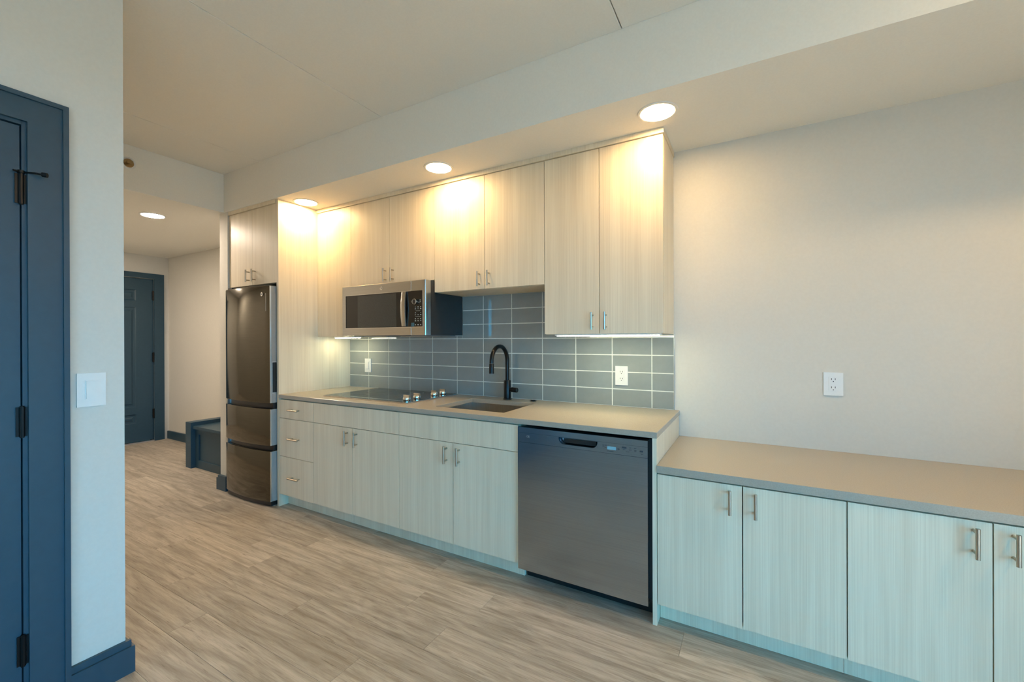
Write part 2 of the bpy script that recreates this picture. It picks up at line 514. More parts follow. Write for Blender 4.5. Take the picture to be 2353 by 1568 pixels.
def panel_door_leaf(xf, sgn, y0, y1, z0, z1, thick, panels):
    """door leaf whose visible face lies at x = xf, with sunk panels cut into the face"""
    bm = BM()
    us = sorted({y0, y1, *[p[0] for p in panels], *[p[1] for p in panels]})
    zs = sorted({z0, z1, *[p[2] for p in panels], *[p[3] for p in panels]})
    for i in range(len(us) - 1):
        for j in range(len(zs) - 1):
            uc, zc = (us[i] + us[i + 1]) / 2, (zs[j] + zs[j + 1]) / 2
            if any(p[0] < uc < p[1] and p[2] < zc < p[3] for p in panels): continue
            bm.faces.new([bm.verts.new((xf, u, z)) for u, z in ((us[i], zs[j]), (us[i + 1], zs[j]), (us[i + 1], zs[j + 1]), (us[i], zs[j + 1]))])
    for p in panels: panel_face(bm, 'X', xf, *p, sgn)
    xb = xf - sgn * thick
    c = [bm.verts.new((x, u, z)) for x in (xf, xb) for u, z in ((y0, z0), (y1, z0), (y1, z1), (y0, z1))]
    bm.faces.new((c[4], c[5], c[6], c[7]))
    for k in range(4): bm.faces.new((c[k], c[(k + 1) % 4], c[4 + (k + 1) % 4], c[4 + k]))
    return bm

def hinge(parent, x, y, z0, z1, pin=0.007):
    bm = tube(BM(), [(x, y, z0), (x, y, z1)], pin, 10)
    for zz in (z0 - 0.004, z1):
        tube(bm, [(x, y, zz), (x, y, zz + 0.004)], pin * 0.75, 10)
    bx(bm, x - 0.004, x - 0.001, y - 0.013, y + 0.013, z0, z1)
    return mk('hinge', bm, 'matte_black', parent)

# near door, left wall
d1 = mk('door_1', panel_door_leaf(XL - 0.002, 1, DY0 + 0.004, DY1 - 0.004, 0.012, DZ - 0.005, 0.04,
     [(-3.12, -2.745, 0.22, 0.85), (-2.62, -2.25, 0.22, 0.85), (-3.12, -2.745, 1.0, 1.72), (-2.62, -2.25, 1.0, 1.72)]), 'trim')
tag(d1, 'dark painted door with hinges in the left wall', kind='structure')
cs = BM()
bx(cs, XL, XL + 0.016, -2.0885, -1.998, 0, 1.985)
bx(cs, XL, XL + 0.016, -3.362, -3.272, 0, 1.985)
bx(cs, XL, XL + 0.016, -3.272, -2.0885, 1.903, 1.985)
bevel_all(cs, 0.0015)
mk('casing', cs, 'trim', d1)
for args in ((-2.011, -1.997, 0, 1.988), (-3.363, -3.349, 0, 1.988), (-3.349, -2.011, 1.974, 1.988)):
    box('back_band', XL, XL + 0.024, args[0], args[1], args[2], args[3], 'trim', d1, 0.002)
js = BM()
bx(js, XL - 0.12, XL + 0.004, DY1 - 0.001, DY1 + 0.012, 0, DZ + 0.012)
bx(js, XL - 0.12, XL + 0.004, DY0 - 0.012, DY0 + 0.001, 0, DZ + 0.012)
bx(js, XL - 0.12, XL + 0.004, DY0, DY1, DZ - 0.001, DZ + 0.012)
mk('jamb', js, 'trim', d1)
for z in (1.69, 0.96, 0.243):
    hinge(d1, XL + 0.006, -2.1005, z - 0.046, z + 0.046)
st = BM()
tube(st, [(XL + 0.006, -2.1005, 1.742), (XL + 0.03, -2.075, 1.742), (XL + 0.04, -2.062, 1.740)], 0.0028, 8)
tube(st, [(XL + 0.04, -2.062, 1.740), (XL + 0.047, -2.053, 1.739)], 0.0075, 12)
tube(st, [(XL + 0.006, -2.1005, 1.742), (XL + 0.012, -2.118, 1.742)], 0.0028, 8)
tube(st, [(XL + 0.006, -2.1005, 1.738), (XL + 0.006, -2.1005, 1.747)], 0.008, 12)
mk('hinge_stop', st, 'matte_black', d1, smooth=True)

# hall entry door
HY0, HY1 = -1.06, -0.152
d2 = mk('door_2', panel_door_leaf(XH - 0.012, 1, HY0 + 0.004, HY1 - 0.004, 0.02, 1.966, 0.044,
     [(-0.57, -0.318, 1.70, 1.83), (-0.57, -0.318, 0.43, 1.62), (-0.57, -0.318, 0.235, 0.345),
      (-0.94, -0.69, 1.70, 1.83), (-0.94, -0.69, 0.43, 1.62), (-0.94, -0.69, 0.235, 0.345)]), 'trim')
tag(d2, 'dark panelled entry door at the end of the hall', kind='structure')
cs = BM()
bx(cs, XH, XH + 0.018, -0.150, -0.052, 0, 2.036)
bx(cs, XH, XH + 0.018, -1.16, -1.062, 0, 2.036)
bx(cs, XH, XH + 0.018, -1.062, -0.150, 1.974, 2.036)
bevel_all(cs, 0.002)
mk('casing', cs, 'trim', d2)
js = BM()
bx(js, XH - 0.12, XH + 0.002, HY1 - 0.001, HY1 + 0.0, 0, 1.972)
bx(js, XH - 0.10, XH - 0.06, HY0, HY1, 1.95, 1.972)
mk('jamb', js, 'trim', d2)
for z in (1.77, 1.02, 0.335):
    hinge(d2, XH + 0.002, -0.155, z - 0.055, z + 0.055, 0.012)
box('sweep', XH - 0.016, XH + 0.02, HY0 + 0.004, HY1 - 0.004, 0.001, 0.014, 'alu', d2)

# ------------------------------------------------------------------ cabinet helpers
TH = 0.019
def bar_handle(parent, x, yf, z, length, vertical=True):
    """bar pull: bar on two posts in front of the face y = yf"""
    so, r = 0.030, 0.0058
    bm = BM(); h = length / 2
    if vertical:
        tube(bm, [(x, yf - so, z - h), (x, yf - so, z + h)], r, 10)
        for s in (-1, 1): tube(bm, [(x, yf + 0.0005, z + s * (h - 0.015)), (x, yf - so, z + s * (h - 0.015))], r * 0.8, 8)
    else:
        tube(bm, [(x - h, yf - so, z), (x + h, yf - so, z)], r, 10)
        for s in (-1, 1): tube(bm, [(x + s * (h - 0.022), yf + 0.0005, z), (x + s * (h - 0.022), yf - so, z)], r * 0.8, 8)
    o = mk('handle', bm, 'nickel', parent, smooth=True)
    return o

def front(name, parent, x0, x1, z0, z1, yf, gap=0.0015):
    return box(name, x0 + gap, x1 - gap, yf, yf + TH, z0 + gap, z1 - gap, 'wood', parent, 0.0008)

def carcass(parent, x0, x1, y0, y1, z0, z1, top=False, t=0.016):
    bm = BM()
    bx(bm, x0, x0 + t, y0, y1, z0, z1); bx(bm, x1 - t, x1, y0, y1, z0, z1)
    bx(bm, x0 + t, x1 - t, y0, y1, z0, z0 + t); bx(bm, x0 + t, x1 - t, y1 - 0.006, y1, z0 + t, z1)
    if top: bx(bm, x0 + t, x1 - t, y0, y1 - 0.006, z1 - t, z1)
    else: bx(bm, x0 + t, x1 - t, y0, y0 + 0.08, z1 - t, z1)
    return mk('body', bm, 'wood', parent)

YF = -0.640; YT = -0.5726; YC = -0.6455
ZTOP, ZB = 0.7885, 0.0924
XD, XC1, XS, XS1, XW = -2.6211, -2.2316, -1.8261, -1.4252, -1.0179
XWE, XE0, XE = -0.3804, -0.3685, -0.3510
ZD1, ZD2 = 0.6501, 0.3734
YBK = -0.003

def base(name, label, x0, x1, z1, group=None):
    t = thing(name, label, 'cabinet', ((x0 + x1) / 2, YF / 2, 0), group)
    carcass(t, x0 + 0.0005, x1 - 0.0005, YF + TH + 0.002, YBK, ZB, z1)
    box('toe_kick', x0 + 0.0005, x1 - 0.0005, YT, YT + 0.016, 0.0, ZB - 0.0005, 'wood', t)
    return t
GB = 'pale wood base cabinets under the kitchen counter'
t = base('drawer_cabinet', 'pale wood base cabinet of three stacked drawers beside the refrigerator', XP + 0.001, XD, ZTOP, GB)
for a, b in ((ZD1, ZTOP - 0.002), (ZD2, ZD1), (ZB, ZD2)):
    d = front('drawer', t, XP + 0.001, XD, a, b, YF)
    bar_handle(d, (XP + XD) / 2, YF, (a + b) / 2, 0.115, False)
def base2(name, label, x0, xm, x1):
    t = base(name, label, x0, x1, ZTOP, GB)
    front('false_front', t, x0, x1, ZD1, ZTOP - 0.002, YF)
    d = front('door', t, x0, xm, ZB, ZD1, YF); bar_handle(d, xm - 0.043, YF, 0.583, 0.095)
    d = front('door', t, xm, x1, ZB, ZD1, YF); bar_handle(d, xm + 0.043, YF, 0.583, 0.095)
    return t
base2('cooktop_cabinet', 'pale wood two door base cabinet under the black cooktop', XD, XC1, XS)
base2('sink_cabinet', 'pale wood two door base cabinet between cooktop cabinet and dishwasher', XS, XS1, XW)
ep = box('end_panel', XE0, XE, YF, YBK, 0.0, 0.7925, 'wood', None, 0.001)
tag(ep, 'pale wood end panel right of the dishwasher', 'panel')

# low cabinets
ZL, ZLB, ZBL = 0.680, 0.6495, 0.0905
L1, L2, L3, L4 = -0.0322, 0.2879, 0.6439, 1.000
GL = 'low pale wood cabinets right of the dishwasher'
def low(label, x0, xm, x1):
    t = thing('low_cabinet', label, 'cabinet', ((x0 + x1) / 2, YF / 2, 0), GL)
    carcass(t, x0 + 0.0005, x1 - 0.0005, YF + TH + 0.002, YBK, ZBL, ZLB - 0.001)
    box('toe_kick', x0 + 0.0005, x1 - 0.0005, YT, YT + 0.016, 0.0, ZBL - 0.0005, 'wood', t)
    d = front('door', t, x0, xm, ZBL, ZLB - 0.005, YF, 0.0018); bar_handle(d, xm - 0.043, YF, 0.581, 0.095)
    d = front('door', t, xm, x1, ZBL, ZLB - 0.005, YF, 0.0018); bar_handle(d, xm + 0.043, YF, 0.581, 0.095)
low('low pale wood two door cabinet next to the dishwasher end panel', XE + 0.001, L1, L2)
low('low pale wood two door cabinet cut off by the right picture edge', L2, L3, L4)
low('low pale wood two door cabinet beyond the right picture edge', L4, 1.356, 1.712)
lc = box('low_countertop', XE + 0.0006, 1.75, YC, -0.001, ZLB, ZL, 'quartz', None, 0.0015)
tag(lc, 'lower beige stone countertop on the low cabinets at right', 'countertop')

# ------------------------------------------------------------------ main countertop with sink cut-out
SX0, SX1, SY0, SY1 = -1.643, -1.165, -0.532, -0.145
ZCT, ZCB = 0.820, 0.7935
bm = grid_slab(BM(), [XP + 0.0005, SX0, SX1, XE + 0.003], [YC, SY0, SY1, -0.001], ZCB, ZCT, {(1, 1)})
es = [e for e in bm.edges if e.is_manifold and e.calc_face_angle(0) > 0.5]
bmesh.ops.bevel(bm, geom=es, offset=0.0015, segments=1, affect='EDGES')
ct = mk('countertop', bm, 'quartz')
tag(ct, 'long beige stone countertop holding the cooktop and sink', 'countertop')

# sink
t = thing('sink', 'rectangular stainless undermount sink below the black faucet', 'sink', ((SX0 + SX1) / 2, (SY0 + SY1) / 2, 0.60))
bm = BM(); o_ = 0.004; d_ = 0.195; tk = 0.004
zt, zb = ZCB - 0.0006, ZCB - d_
X0, X1, Y0, Y1 = SX0 - o_, SX1 + o_, SY0 - o_, SY1 + o_
def ringv(ins, z): return [bm.verts.new(p) for p in ((X0 + ins, Y0 + ins, z), (X1 - ins, Y0 + ins, z), (X1 - ins, Y1 - ins, z), (X0 + ins, Y1 - ins, z))]
rs = [ringv(-0.02, zt - 0.003), ringv(-0.02, zt), ringv(0, zt), ringv(0.002, zb + 0.012), ringv(0.014, zb), ringv(0.012, zb - tk), ringv(-tk, zb + 0.01), ringv(-tk, zt - 0.003)]
for a, b in zip(rs, rs[1:] + rs[:1]):
    if a is rs[4]: continue
    for k in range(4): bm.faces.new((a[k], a[(k + 1) % 4], b[(k + 1) % 4], b[k]))
bm.faces.new(rs[4]); bm.faces.new(list(reversed(rs[5])))
mk('basin', bm, 'steel_sink', t)
cx_, cy_ = (SX0 + SX1) / 2, SY1 - 0.12
mk('drain', lathe(BM(), (cx_, cy_, zb), [(0.045, 0.0002), (0.045, 0.003), (0.036, 0.003), (0.03, 0.001), (0.004, 0.001)], seg=24), 'chrome', t, True)

# faucet
FX, FY = -1.41, -0.072
t = thing('faucet', 'matte black gooseneck pull-down faucet behind the sink', 'faucet', (FX, FY, ZCT))
mk('base', lathe(BM(), (FX, FY, ZCT), [(0.029, 0.0003), (0.029, 0.006), (0.0235, 0.008), (0.0235, 0.122), (0.021, 0.128), (0.012, 0.128)], seg=24), 'matte_black', t, True)
pts = [(FX, FY, 0.945), (FX, FY, 1.0), (FX, FY, 1.04)]
for k in range(0, 19):
    a = math.pi * k / 18
    pts.append((FX, -0.1695 + 0.0975 * math.cos(a), 1.075 + 0.0975 * math.sin(a)))
pts.append((FX, -0.267, 1.068))
mk('neck', tube(BM(), pts, 0.0135, 16), 'matte_black', t, True)
sp = mk('spray_head', lathe(BM(), (FX, -0.267, 1.0), [(0.011, 0.004), (0.0165, 0.0045), (0.0165, 0.012), (0.0155, 0.062), (0.014, 0.066)], seg=20), 'matte_black', t, True)
mk('nozzle_ring', lathe(BM(), (FX, -0.267, 1.0), [(0.0145, 0.0), (0.0145, 0.004)], seg=20), 'grey_plastic', sp, True)
lv = mk('lever', tube(BM(), [(FX + 0.022, FY, 0.886), (FX + 0.032, FY, 0.886), (FX + 0.034, FY, 0.886), (FX + 0.072, FY, 0.884), (FX + 0.075, FY, 0.884)], [0.011, 0.011, 0.0165, 0.0165, 0.014], 16), 'matte_black', t, True)
ab = mk('air_switch', lathe(BM(), (-1.222, -0.066, ZCT), [(0.021, 0.0003), (0.021, 0.004), (0.015, 0.0045), (0.015, 0.007), (0.012, 0.008)], seg=24), 'matte_black', None, True)
tag(ab, 'small round black button on the counter right of the faucet', 'button')

# cooktop
t = thing('cooktop', 'black glass electric cooktop with four chrome knobs on the counter', 'cooktop', (-2.247, -0.29, ZCT))
CX0, CX1, CY0, CY1 = -2.640, -1.856, -0.548, -0.032
g = box('glass', CX0 + 0.002, CX1 - 0.002, CY0 + 0.004, CY1 - 0.002, ZCT + 0.0008, ZCT + 0.0072, 'black_glass', t, 0.0012)
fr = BM()
bx(fr, CX0, CX1, CY0, CY0 + 0.005, ZCT + 0.0004, ZCT + 0.0066)
bx(fr, CX0, CX1, CY1 - 0.003, CY1, ZCT + 0.0004, ZCT + 0.006)
bx(fr, CX0, CX0 + 0.003, CY0 + 0.005, CY1 - 0.003, ZCT + 0.0004, ZCT + 0.006)
bx(fr, CX1 - 0.003, CX1, CY0 + 0.005, CY1 - 0.003, ZCT + 0.0004, ZCT + 0.006)
mk('edge_frame', fr, 'alu', t)
def ring(cx, cy, r, wd=0.0015):
    bm = BM(); n = 48; z = ZCT + 0.00735
    vs_ = [[bm.verts.new((cx + rr * math.cos(2 * math.pi * k / n), cy + rr * math.sin(2 * math.pi * k / n), z)) for k in range(n)] for rr in (r - wd, r + wd)]
    for k in range(n): bm.faces.new((vs_[0][k], vs_[0][(k + 1) % n], vs_[1][(k + 1) % n], vs_[1][k]))
    return bm
for cx, cy, r in ((-2.46, -0.42, 0.085), (-2.46, -0.17, 0.105), (-2.16, -0.42, 0.105), (-2.16, -0.17, 0.085)):
    mk('burner_ring', ring(cx, cy, r), 'grey_plastic', g)
kx = -1.925
for ky in (-0.47, -0.375, -0.20, -0.105):
    kb = mk('knob', lathe(BM(), (kx, ky, ZCT + 0.0074), [(0.0235, 0.0), (0.0245, 0.003), (0.024, 0.016), (0.0215, 0.022), (0.010, 0.023)], seg=24), 'chrome', t, True)
    bm = bx(BM(), kx - 0.023, kx + 0.023, ky - 0.006, ky + 0.006, ZCT + 0.029, ZCT + 0.044); bevel_all(bm, 0.003, 2)
    mk('grip', bm, 'chrome', kb, True)

# ------------------------------------------------------------------ backsplash tiles
TX0, TWD, THT = -3.0143, 0.22905, 0.101
YTF = -0.009
regions = [(XP, -1.8185, ZCT, 1.2435), (-1.8185, -1.0196, ZCT, 1.5262), (-1.0196, -0.3765, ZCT, 1.2435)]
bsr = thing('backsplash', 'grey green glazed tile backsplash between counter and wall cabinets', 'backsplash', (-1.69, 0, ZCT))
bm = BM()
for x0, x1, z0, z1 in regions: bx(bm, x0 + 0.0003, x1, YTF + 0.0009, -0.0006, z0 + 0.0005, z1)
mk('grout', bm, 'grout', bsr)
G = 0.0030
shared = {}
for k in range(12):
    for r in range(7):
        cx0, cx1 = TX0 + k * TWD, TX0 + (k + 1) * TWD
        cz0, cz1 = ZCT + r * THT, ZCT + (r + 1) * THT
        for (rx0, rx1, rz0, rz1) in ([(XP, -0.3765, ZCT, 1.2435)] if r < 4 else
                                     [(XP, -1.8185, ZCT, 1.2435), (-1.8185, -1.0196, ZCT, 1.5262), (-1.0196, -0.3765, ZCT, 1.2435)]):
            a, b = max(cx0, rx0) + (G / 2 if cx0 >= rx0 else 0), min(cx1, rx1) - (G / 2 if cx1 <= rx1 else 0)
            c, d = max(cz0, rz0) + G / 2, min(cz1, rz1) - (G / 2 if cz1 <= rz1 else 0)
            if b - a < 0.006 or d - c < 0.006: continue
            key = (round(b - a, 4), round(d - c, 4))
            org = ((a + b) / 2, (YTF - 0.0008) / 2, (c + d) / 2)
            if key in shared: mo('tile', shared[key], org, bsr)
            else:
                bm = bx(BM(), a, b, YTF, -0.0008, c, d)
                es = [e for e in bm.edges if all(abs(v.co.y - YTF) < 1e-6 for v in e.verts)]
                bmesh.ops.bevel(bm, geom=es, offset=0.0012, segments=2, affect='EDGES')
                shared[key] = mk('tile', bm, 'tile', bsr, origin=org).data
box('edge_trim', -0.3762, -0.3735, YTF - 0.0015, -0.0006, ZCT + 0.0005, 1.2425, 'alu', bsr)

# ------------------------------------------------------------------ wall cabinets
YU = -0.3219
U1, U2_, UM, U3, U4, U5, U6 = -2.6204, -2.2225, -1.8170, -1.4238, -1.0196, -0.7007, -0.3767
ZU1, ZU2, ZU3, ZUT = 1.2435, 1.5268, 1.6095, 2.2252
GU = 'pale wood wall cabinets under the soffit'
def wallcab(name, label, xs, z0, hz, sides):
    x0, x1 = xs[0], xs[-1]
    t = thing(name, label, 'cabinet', ((x0 + x1) / 2, YU / 2, z0), GU)
    carcass(t, x0 + 0.0005, x1 - 0.0005, YU + TH + 0.0015, YBK, z0, ZUT, True)
    for i in range(len(xs) - 1):
        d = front('door', t, xs[i], xs[i + 1], z0, ZUT, YU)
        hx = xs[i + 1] - 0.036 if sides[i] > 0 else xs[i] + 0.036
        bar_handle(d, hx, YU, hz, 0.092)
    return t
wallcab('wall_cabinet', 'narrow single door pale wood wall cabinet beside the refrigerator panel', [XP + 0.001, U1], ZU1, 1.312, [1])
wallcab('wall_cabinet', 'pale wood two door wall cabinet above the microwave', [U1, U2_, UM], ZU3, 1.675, [1, -1])
wallcab('wall_cabinet', 'pale wood two door wall cabinet above the sink right of the microwave', [UM, U3, U4], ZU2, 1.589, [1, -1])
wallcab('wall_cabinet', 'tall pale wood two door wall cabinet at the right end of the row', [U4, U5, U6], ZU1, 1.312, [1, -1])
cs = BM()
bx(cs, XP + 0.0005, U6 + 0.004, YU - 0.010, YU + 0.012, ZUT + 0.001, ZS - 0.0005)
bx(cs, U6 - 0.014, U6 + 0.004, YU + 0.012, -0.002, ZUT + 0.001, ZS - 0.0005)
bevel_all(cs, 0.001)
o = mk('crown_strip', cs, 'wood'); tag(o, 'pale wood filler strip between wall cabinets and soffit', 'trim strip')

# tall panel and cabinet over the refrigerator
o = box('side_gable', XP - 0.022, XP, YF - 0.002, YBK, 0.0, ZS - 0.0005, 'wood', None, 0.001)
tag(o, 'tall pale wood side panel right of the refrigerator', 'panel')
FC0, FCM, FC1 = -3.680, -3.354, XP - 0.0225
t = thing('wall_cabinet', 'pale wood two door cabinet above the refrigerator', 'cabinet', ((FC0 + FC1) / 2, YF / 2, 1.64), GU)
carcass(t, FC0 + 0.0005, FC1 - 0.0005, YF + TH + 0.002, YBK, 1.642, ZUT, True)
d = front('door', t, FC0, FCM, 1.642, ZUT, YF); bar_handle(d, FCM - 0.04, YF, 1.715, 0.094)
d = front('door', t, FCM, FC1, 1.642, ZUT, YF); bar_handle(d, FCM + 0.04, YF, 1.715, 0.094)
cs = BM(); bx(cs, FC0 + 0.0005, FC1 - 0.001, YF - 0.010, YF + 0.012, ZUT + 0.001, ZS - 0.0005); bevel_all(cs, 0.001)
mk('crown', cs, 'wood', t)

# ------------------------------------------------------------------ emblem helper (round badge with two letters)
def text_mesh(txt, size, loc, rotx=math.pi / 2, depth=0.0006):
    cu = bpy.data.curves.new('txt', 'FONT'); cu.body = txt; cu.size = size; cu.extrude = depth
    cu.align_x = 'CENTER'; cu.align_y = 'CENTER'
    ob = bpy.data.objects.new('txt', cu); COL.objects.link(ob)
    dg = bpy.context.evaluated_depsgraph_get()
    me = bpy.data.meshes.new_from_object(ob.evaluated_get(dg))
    bpy.data.objects.remove(ob, do_unlink=True); bpy.data.curves.remove(cu)
    bm = BM(); bm.from_mesh(me); bpy.data.meshes.remove(me)
    bmesh.ops.rotate(bm, verts=bm.verts, cent=(0, 0, 0), matrix=Matrix.Rotation(rotx, 3, 'X'))
    bmesh.ops.translate(bm, verts=bm.verts, vec=loc)
    return bm
def badge(parent, x, yf, z, r):
    b = mk('badge', lathe(BM(), (x, yf, z), [(r, -0.0002), (r, -0.002), (r * 0.86, -0.0026), (r * 0.82, -0.0016), (r * 0.1, -0.0016)], 'Y', 28), 'chrome', parent, True)
    mk('letters', text_mesh('GE', r * 1.05, (x, yf - 0.002, z)), 'grey_plastic', b)
    return b

# ------------------------------------------------------------------ microwave
MX0, MX1, MYF, MZ0, MZ1 = -2.612, -1.8195, -0.408, 1.2465, 1.6035
t = thing('microwave', 'stainless over-the-range microwave with black window and keypad', 'microwave', ((MX0 + MX1) / 2, -0.2, MZ0))
bm = bx(BM(), MX0, MX1, -0.356, -0.012, MZ0 + 0.002, MZ1 - 0.002); bevel_all(bm, 0.002)
mk('case', bm, 'black_case', t)
XSE = -1.942                      # seam between door and control side
# front plate: door part (left of the seam) and control part, with a recess for the glass
WX0, WX1, WZ0, WZ1 = -2.576, -1.842, 1.301, 1.5365
def plate(x0, x1, hole):
    hx0, hx1 = max(x0, hole[0]), min(x1, hole[1])
    b = BM()
    xs = sorted({x0, hx0, hx1, x1}); zs = [MZ0, WZ0, WZ1, MZ1]
    cells = {}
    V = {}
    def v(i, j):
        if (i, j) not in V: V[(i, j)] = b.verts.new((xs[i], MYF, zs[j]))
        return V[(i, j)]
    fs = []
    for i in range(len(xs) - 1):
        for j in range(3):
            if j == 1 and hx0 <= (xs[i] + xs[i + 1]) / 2 <= hx1: continue
            fs.append(b.faces.new((v(i, j), v(i + 1, j), v(i + 1, j + 1), v(i, j + 1))))
    r = bmesh.ops.extrude_face_region(b, geom=fs, use_keep_orig=True)
    bmesh.ops.translate(b, verts=[g_ for g_ in r['geom'] if isinstance(g_, bmesh.types.BMVert)], vec=(0, 0.051, 0))
    return b
dp = plate(MX0, XSE - 0.0008, (WX0, WX1))
bevel_all(dp, 0.0015)
door = mk('door', dp, 'steel', t)
cp = plate(XSE + 0.0008, MX1, (WX0, WX1))
es = [e for e in cp.edges if all(abs(v.co.x - MX1) < 1e-5 and abs(v.co.y - MYF) < 1e-5 for v in e.verts)]
bmesh.ops.bevel(cp, geom=es, offset=0.009, segments=5, profile=0.5, affect='EDGES')
ctl = mk('control_side', cp, 'steel', t, True)
# silver rims round the glass
rim = BM()
for (a, b_, c, d) in ((WX0 - 0.002, WX0 + 0.001, WZ0 - 0.002, WZ1 + 0.002), (WX0, XSE - 0.001, WZ0 - 0.003, WZ0 + 0.0005), (WX0, XSE - 0.001, WZ1 - 0.0005, WZ1 + 0.002)):
    bx(rim, a, b_, MYF - 0.0012, MYF + 0.002, c, d)
mk('rim', rim, 'chrome', door)
wg = box('window', WX0 + 0.0012, -2.0, MYF + 0.002, MYF + 0.008, WZ0 + 0.0005, WZ1 - 0.0005, 'black_glass', door)
box('screen', -2.452, -2.075, MYF + 0.0015, MYF + 0.003, WZ0 + 0.004, WZ1 - 0.006, 'screen_mesh', wg)
cpn = box('control_panel', -1.998, WX1 - 0.0012, MYF + 0.002, MYF + 0.008, WZ0 + 0.0005, WZ1 - 0.0005, 'black_glass', ctl)
rim = BM(); bx(rim, WX1 - 0.001, WX1 + 0.002, MYF - 0.0012, MYF + 0.002, WZ0 - 0.002, WZ1 + 0.002)
bx(rim, XSE + 0.001, WX1, MYF - 0.0012, MYF + 0.002, WZ0 - 0.003, WZ0 + 0.0005)
mk('rim', rim, 'chrome', ctl)
# curved vertical handle
hb = BM(); rows = []
n = 12
for i in range(n + 1):
    f = i / n; z = 1.306 + f * (1.535 - 1.306)
    bow = math.sin(math.pi * f)
    xo = -2.018 + 0.03 * (1 - f) * 0.0
    yv = MYF - 0.010 - 0.010 * bow
    xl, xr = -2.020 - 0.002 * bow, -1.982 + 0.0 * bow
    rows.append([hb.verts.new(p) for p in ((xl, yv + 0.012, z), (xl, yv + 0.003, z), (xl + 0.006, yv, z), (xr - 0.006, yv, z), (xr, yv + 0.003, z), (xr, yv + 0.012, z))])
for a, b_ in zip(rows, rows[1:]):
    for k in range(6): hb.faces.new((a[k], a[(k + 1) % 6], b_[(k + 1) % 6], b_[k]))
hb.faces.new(rows[0]); hb.faces.new(list(reversed(rows[-1])))
bx(hb, -2.014, -1.988, MYF - 0.006, MYF + 0.003, 1.312, 1.326); bx(hb, -2.014, -1.988, MYF - 0.006, MYF + 0.003, 1.515, 1.529)
mk('handle', hb, 'steel', door, True)
# keypad prints, knob, film stickers
yk = MYF + 0.0016
def dash(b, x, z, wdt, hgt): bx(b, x - wdt / 2, x + wdt / 2, yk, yk + 0.0006, z - hgt / 2, z + hgt / 2)
kp = BM()
for r_, z in enumerate((1.430, 1.418, 1.392, 1.379, 1.353, 1.340, 1.314)):
    for c_, x in enumerate((-1.907, -1.884, -1.862)):
        if (r_, c_) == (2, 1): continue
        dash(kp, x, z, 0.0105 if (r_ + c_) % 2 else 0.0075, 0.0048 if (r_ * 2 + c_) % 3 else 0.0028)
dash(kp, -1.885, 1.405, 0.040, 0.0016); dash(kp, -1.885, 1.3665, 0.046, 0.0016)
dash(kp, -1.866, 1.474, 0.010, 0.004); dash(kp, -1.866, 1.462, 0.012, 0.003)
tag(mk('keypad_print', kp, 'print_white', cpn), kind='stuff')
mk('dial', lathe(BM(), (-1.902, MYF + 0.002, 1.464), [(0.019, 0), (0.0185, -0.018), (0.0165, -0.020), (0.0150, -0.0185), (0.002, -0.0185)], 'Y', 24), 'chrome', cpn, True)
mk('dial_cap', lathe(BM(), (-1.902, MYF + 0.002, 1.464), [(0.0148, -0.0187), (0.0146, -0.0195), (0.002, -0.0195)], 'Y', 24), 'black_plastic', cpn, True)
box('film_tab', -1.944, -1.917, yk, yk + 0.0003, 1.3035, 1.328, 'blue_film', cpn)
badge(door, -2.212, MYF, 1.571, 0.0125)
# underside: vent grilles, lamp cover
un = BM(); bx(un, MX0 + 0.05, MX1 - 0.05, -0.345, -0.03, MZ0 - 0.004, MZ0 + 0.003)
under = mk('underside', un, 'grey_plastic', t)
for gx in (-2.40, -2.03):
    for s in range(8):
        box('vent_slat', gx - 0.11, gx + 0.11, -0.30 + s * 0.022, -0.29 + s * 0.022, MZ0 - 0.0065, MZ0 - 0.004, 'alu', under)

# ------------------------------------------------------------------ under cabinet light bars
def light_bar(x0, x1, y, label):
    t = thing('light_bar', label, 'light', ((x0 + x1) / 2, y, ZU1), 'under cabinet light bars')
    box('housing', x0, x1, y - 0.018, y + 0.018, ZU1 - 0.007, ZU1 - 0.0003, 'white_plastic', t, 0.001)
    box('lens', x0 + 0.012, x1 - 0.012, y - 0.0145, y + 0.0145, ZU1 - 0.0115, ZU1 - 0.0072, 'led_bar', t, 0.001)
light_bar(-2.955, -2.665, -0.20, 'lit light bar under the narrow cabinet left of the microwave')
light_bar(-0.965, -0.392, -0.285, 'long lit light bar under the tall right wall cabinet')

# ------------------------------------------------------------------ dishwasher
DX0, DX1 = XW + 0.006, -0.3845
DYF = -0.655
t = thing('dishwasher', 'stainless dishwasher with pocket handle beside the end panel', 'dishwasher', ((DX0 + DX1) / 2, -0.33, 0))
box('tub', DX0 + 0.004, DX1 - 0.004, -0.612, -0.02, 0.10, 0.775, 'black_plastic', t)
box('kick_plate', DX0 + 0.002, -0.3692, -0.560, -0.545, 0.0, 0.10, 'black_plastic', t)
box('dark_gap_strip', DX1 + 0.0005, -0.3692, -0.630, -0.60, 0.10, 0.785, 'dark_hole', t)  # black strip standing in for the dark gap beside the end panel
# main door skin
dsk = mk('door', bevel_all(bx(BM(), DX0, DX1, DYF, -0.615, 0.079, 0.7075), 0.004, 3), 'steel_dw', t, True)
# control fascia with pocket
HX0, HX1, HZ0, HZ1 = -0.792, -0.604, 0.7225, 0.7535
bm = BM()
bx(bm, DX0, HX0, DYF, -0.615, 0.7085, 0.7545); bx(bm, HX1, DX1, DYF, -0.615, 0.7085, 0.7545)
bx(bm, HX0, HX1, DYF, -0.615, 0.7085, HZ0); bx(bm, HX0, HX1, DYF, -0.615, HZ1, 0.7545)
fas = mk('control_fascia', bm, 'steel_dw', t)
tp = mk('top_strip', bevel_all(bx(BM(), DX0, DX1, DYF, -0.615, 0.7552, 0.7815), 0.003, 2), 'steel_dw', t, True)
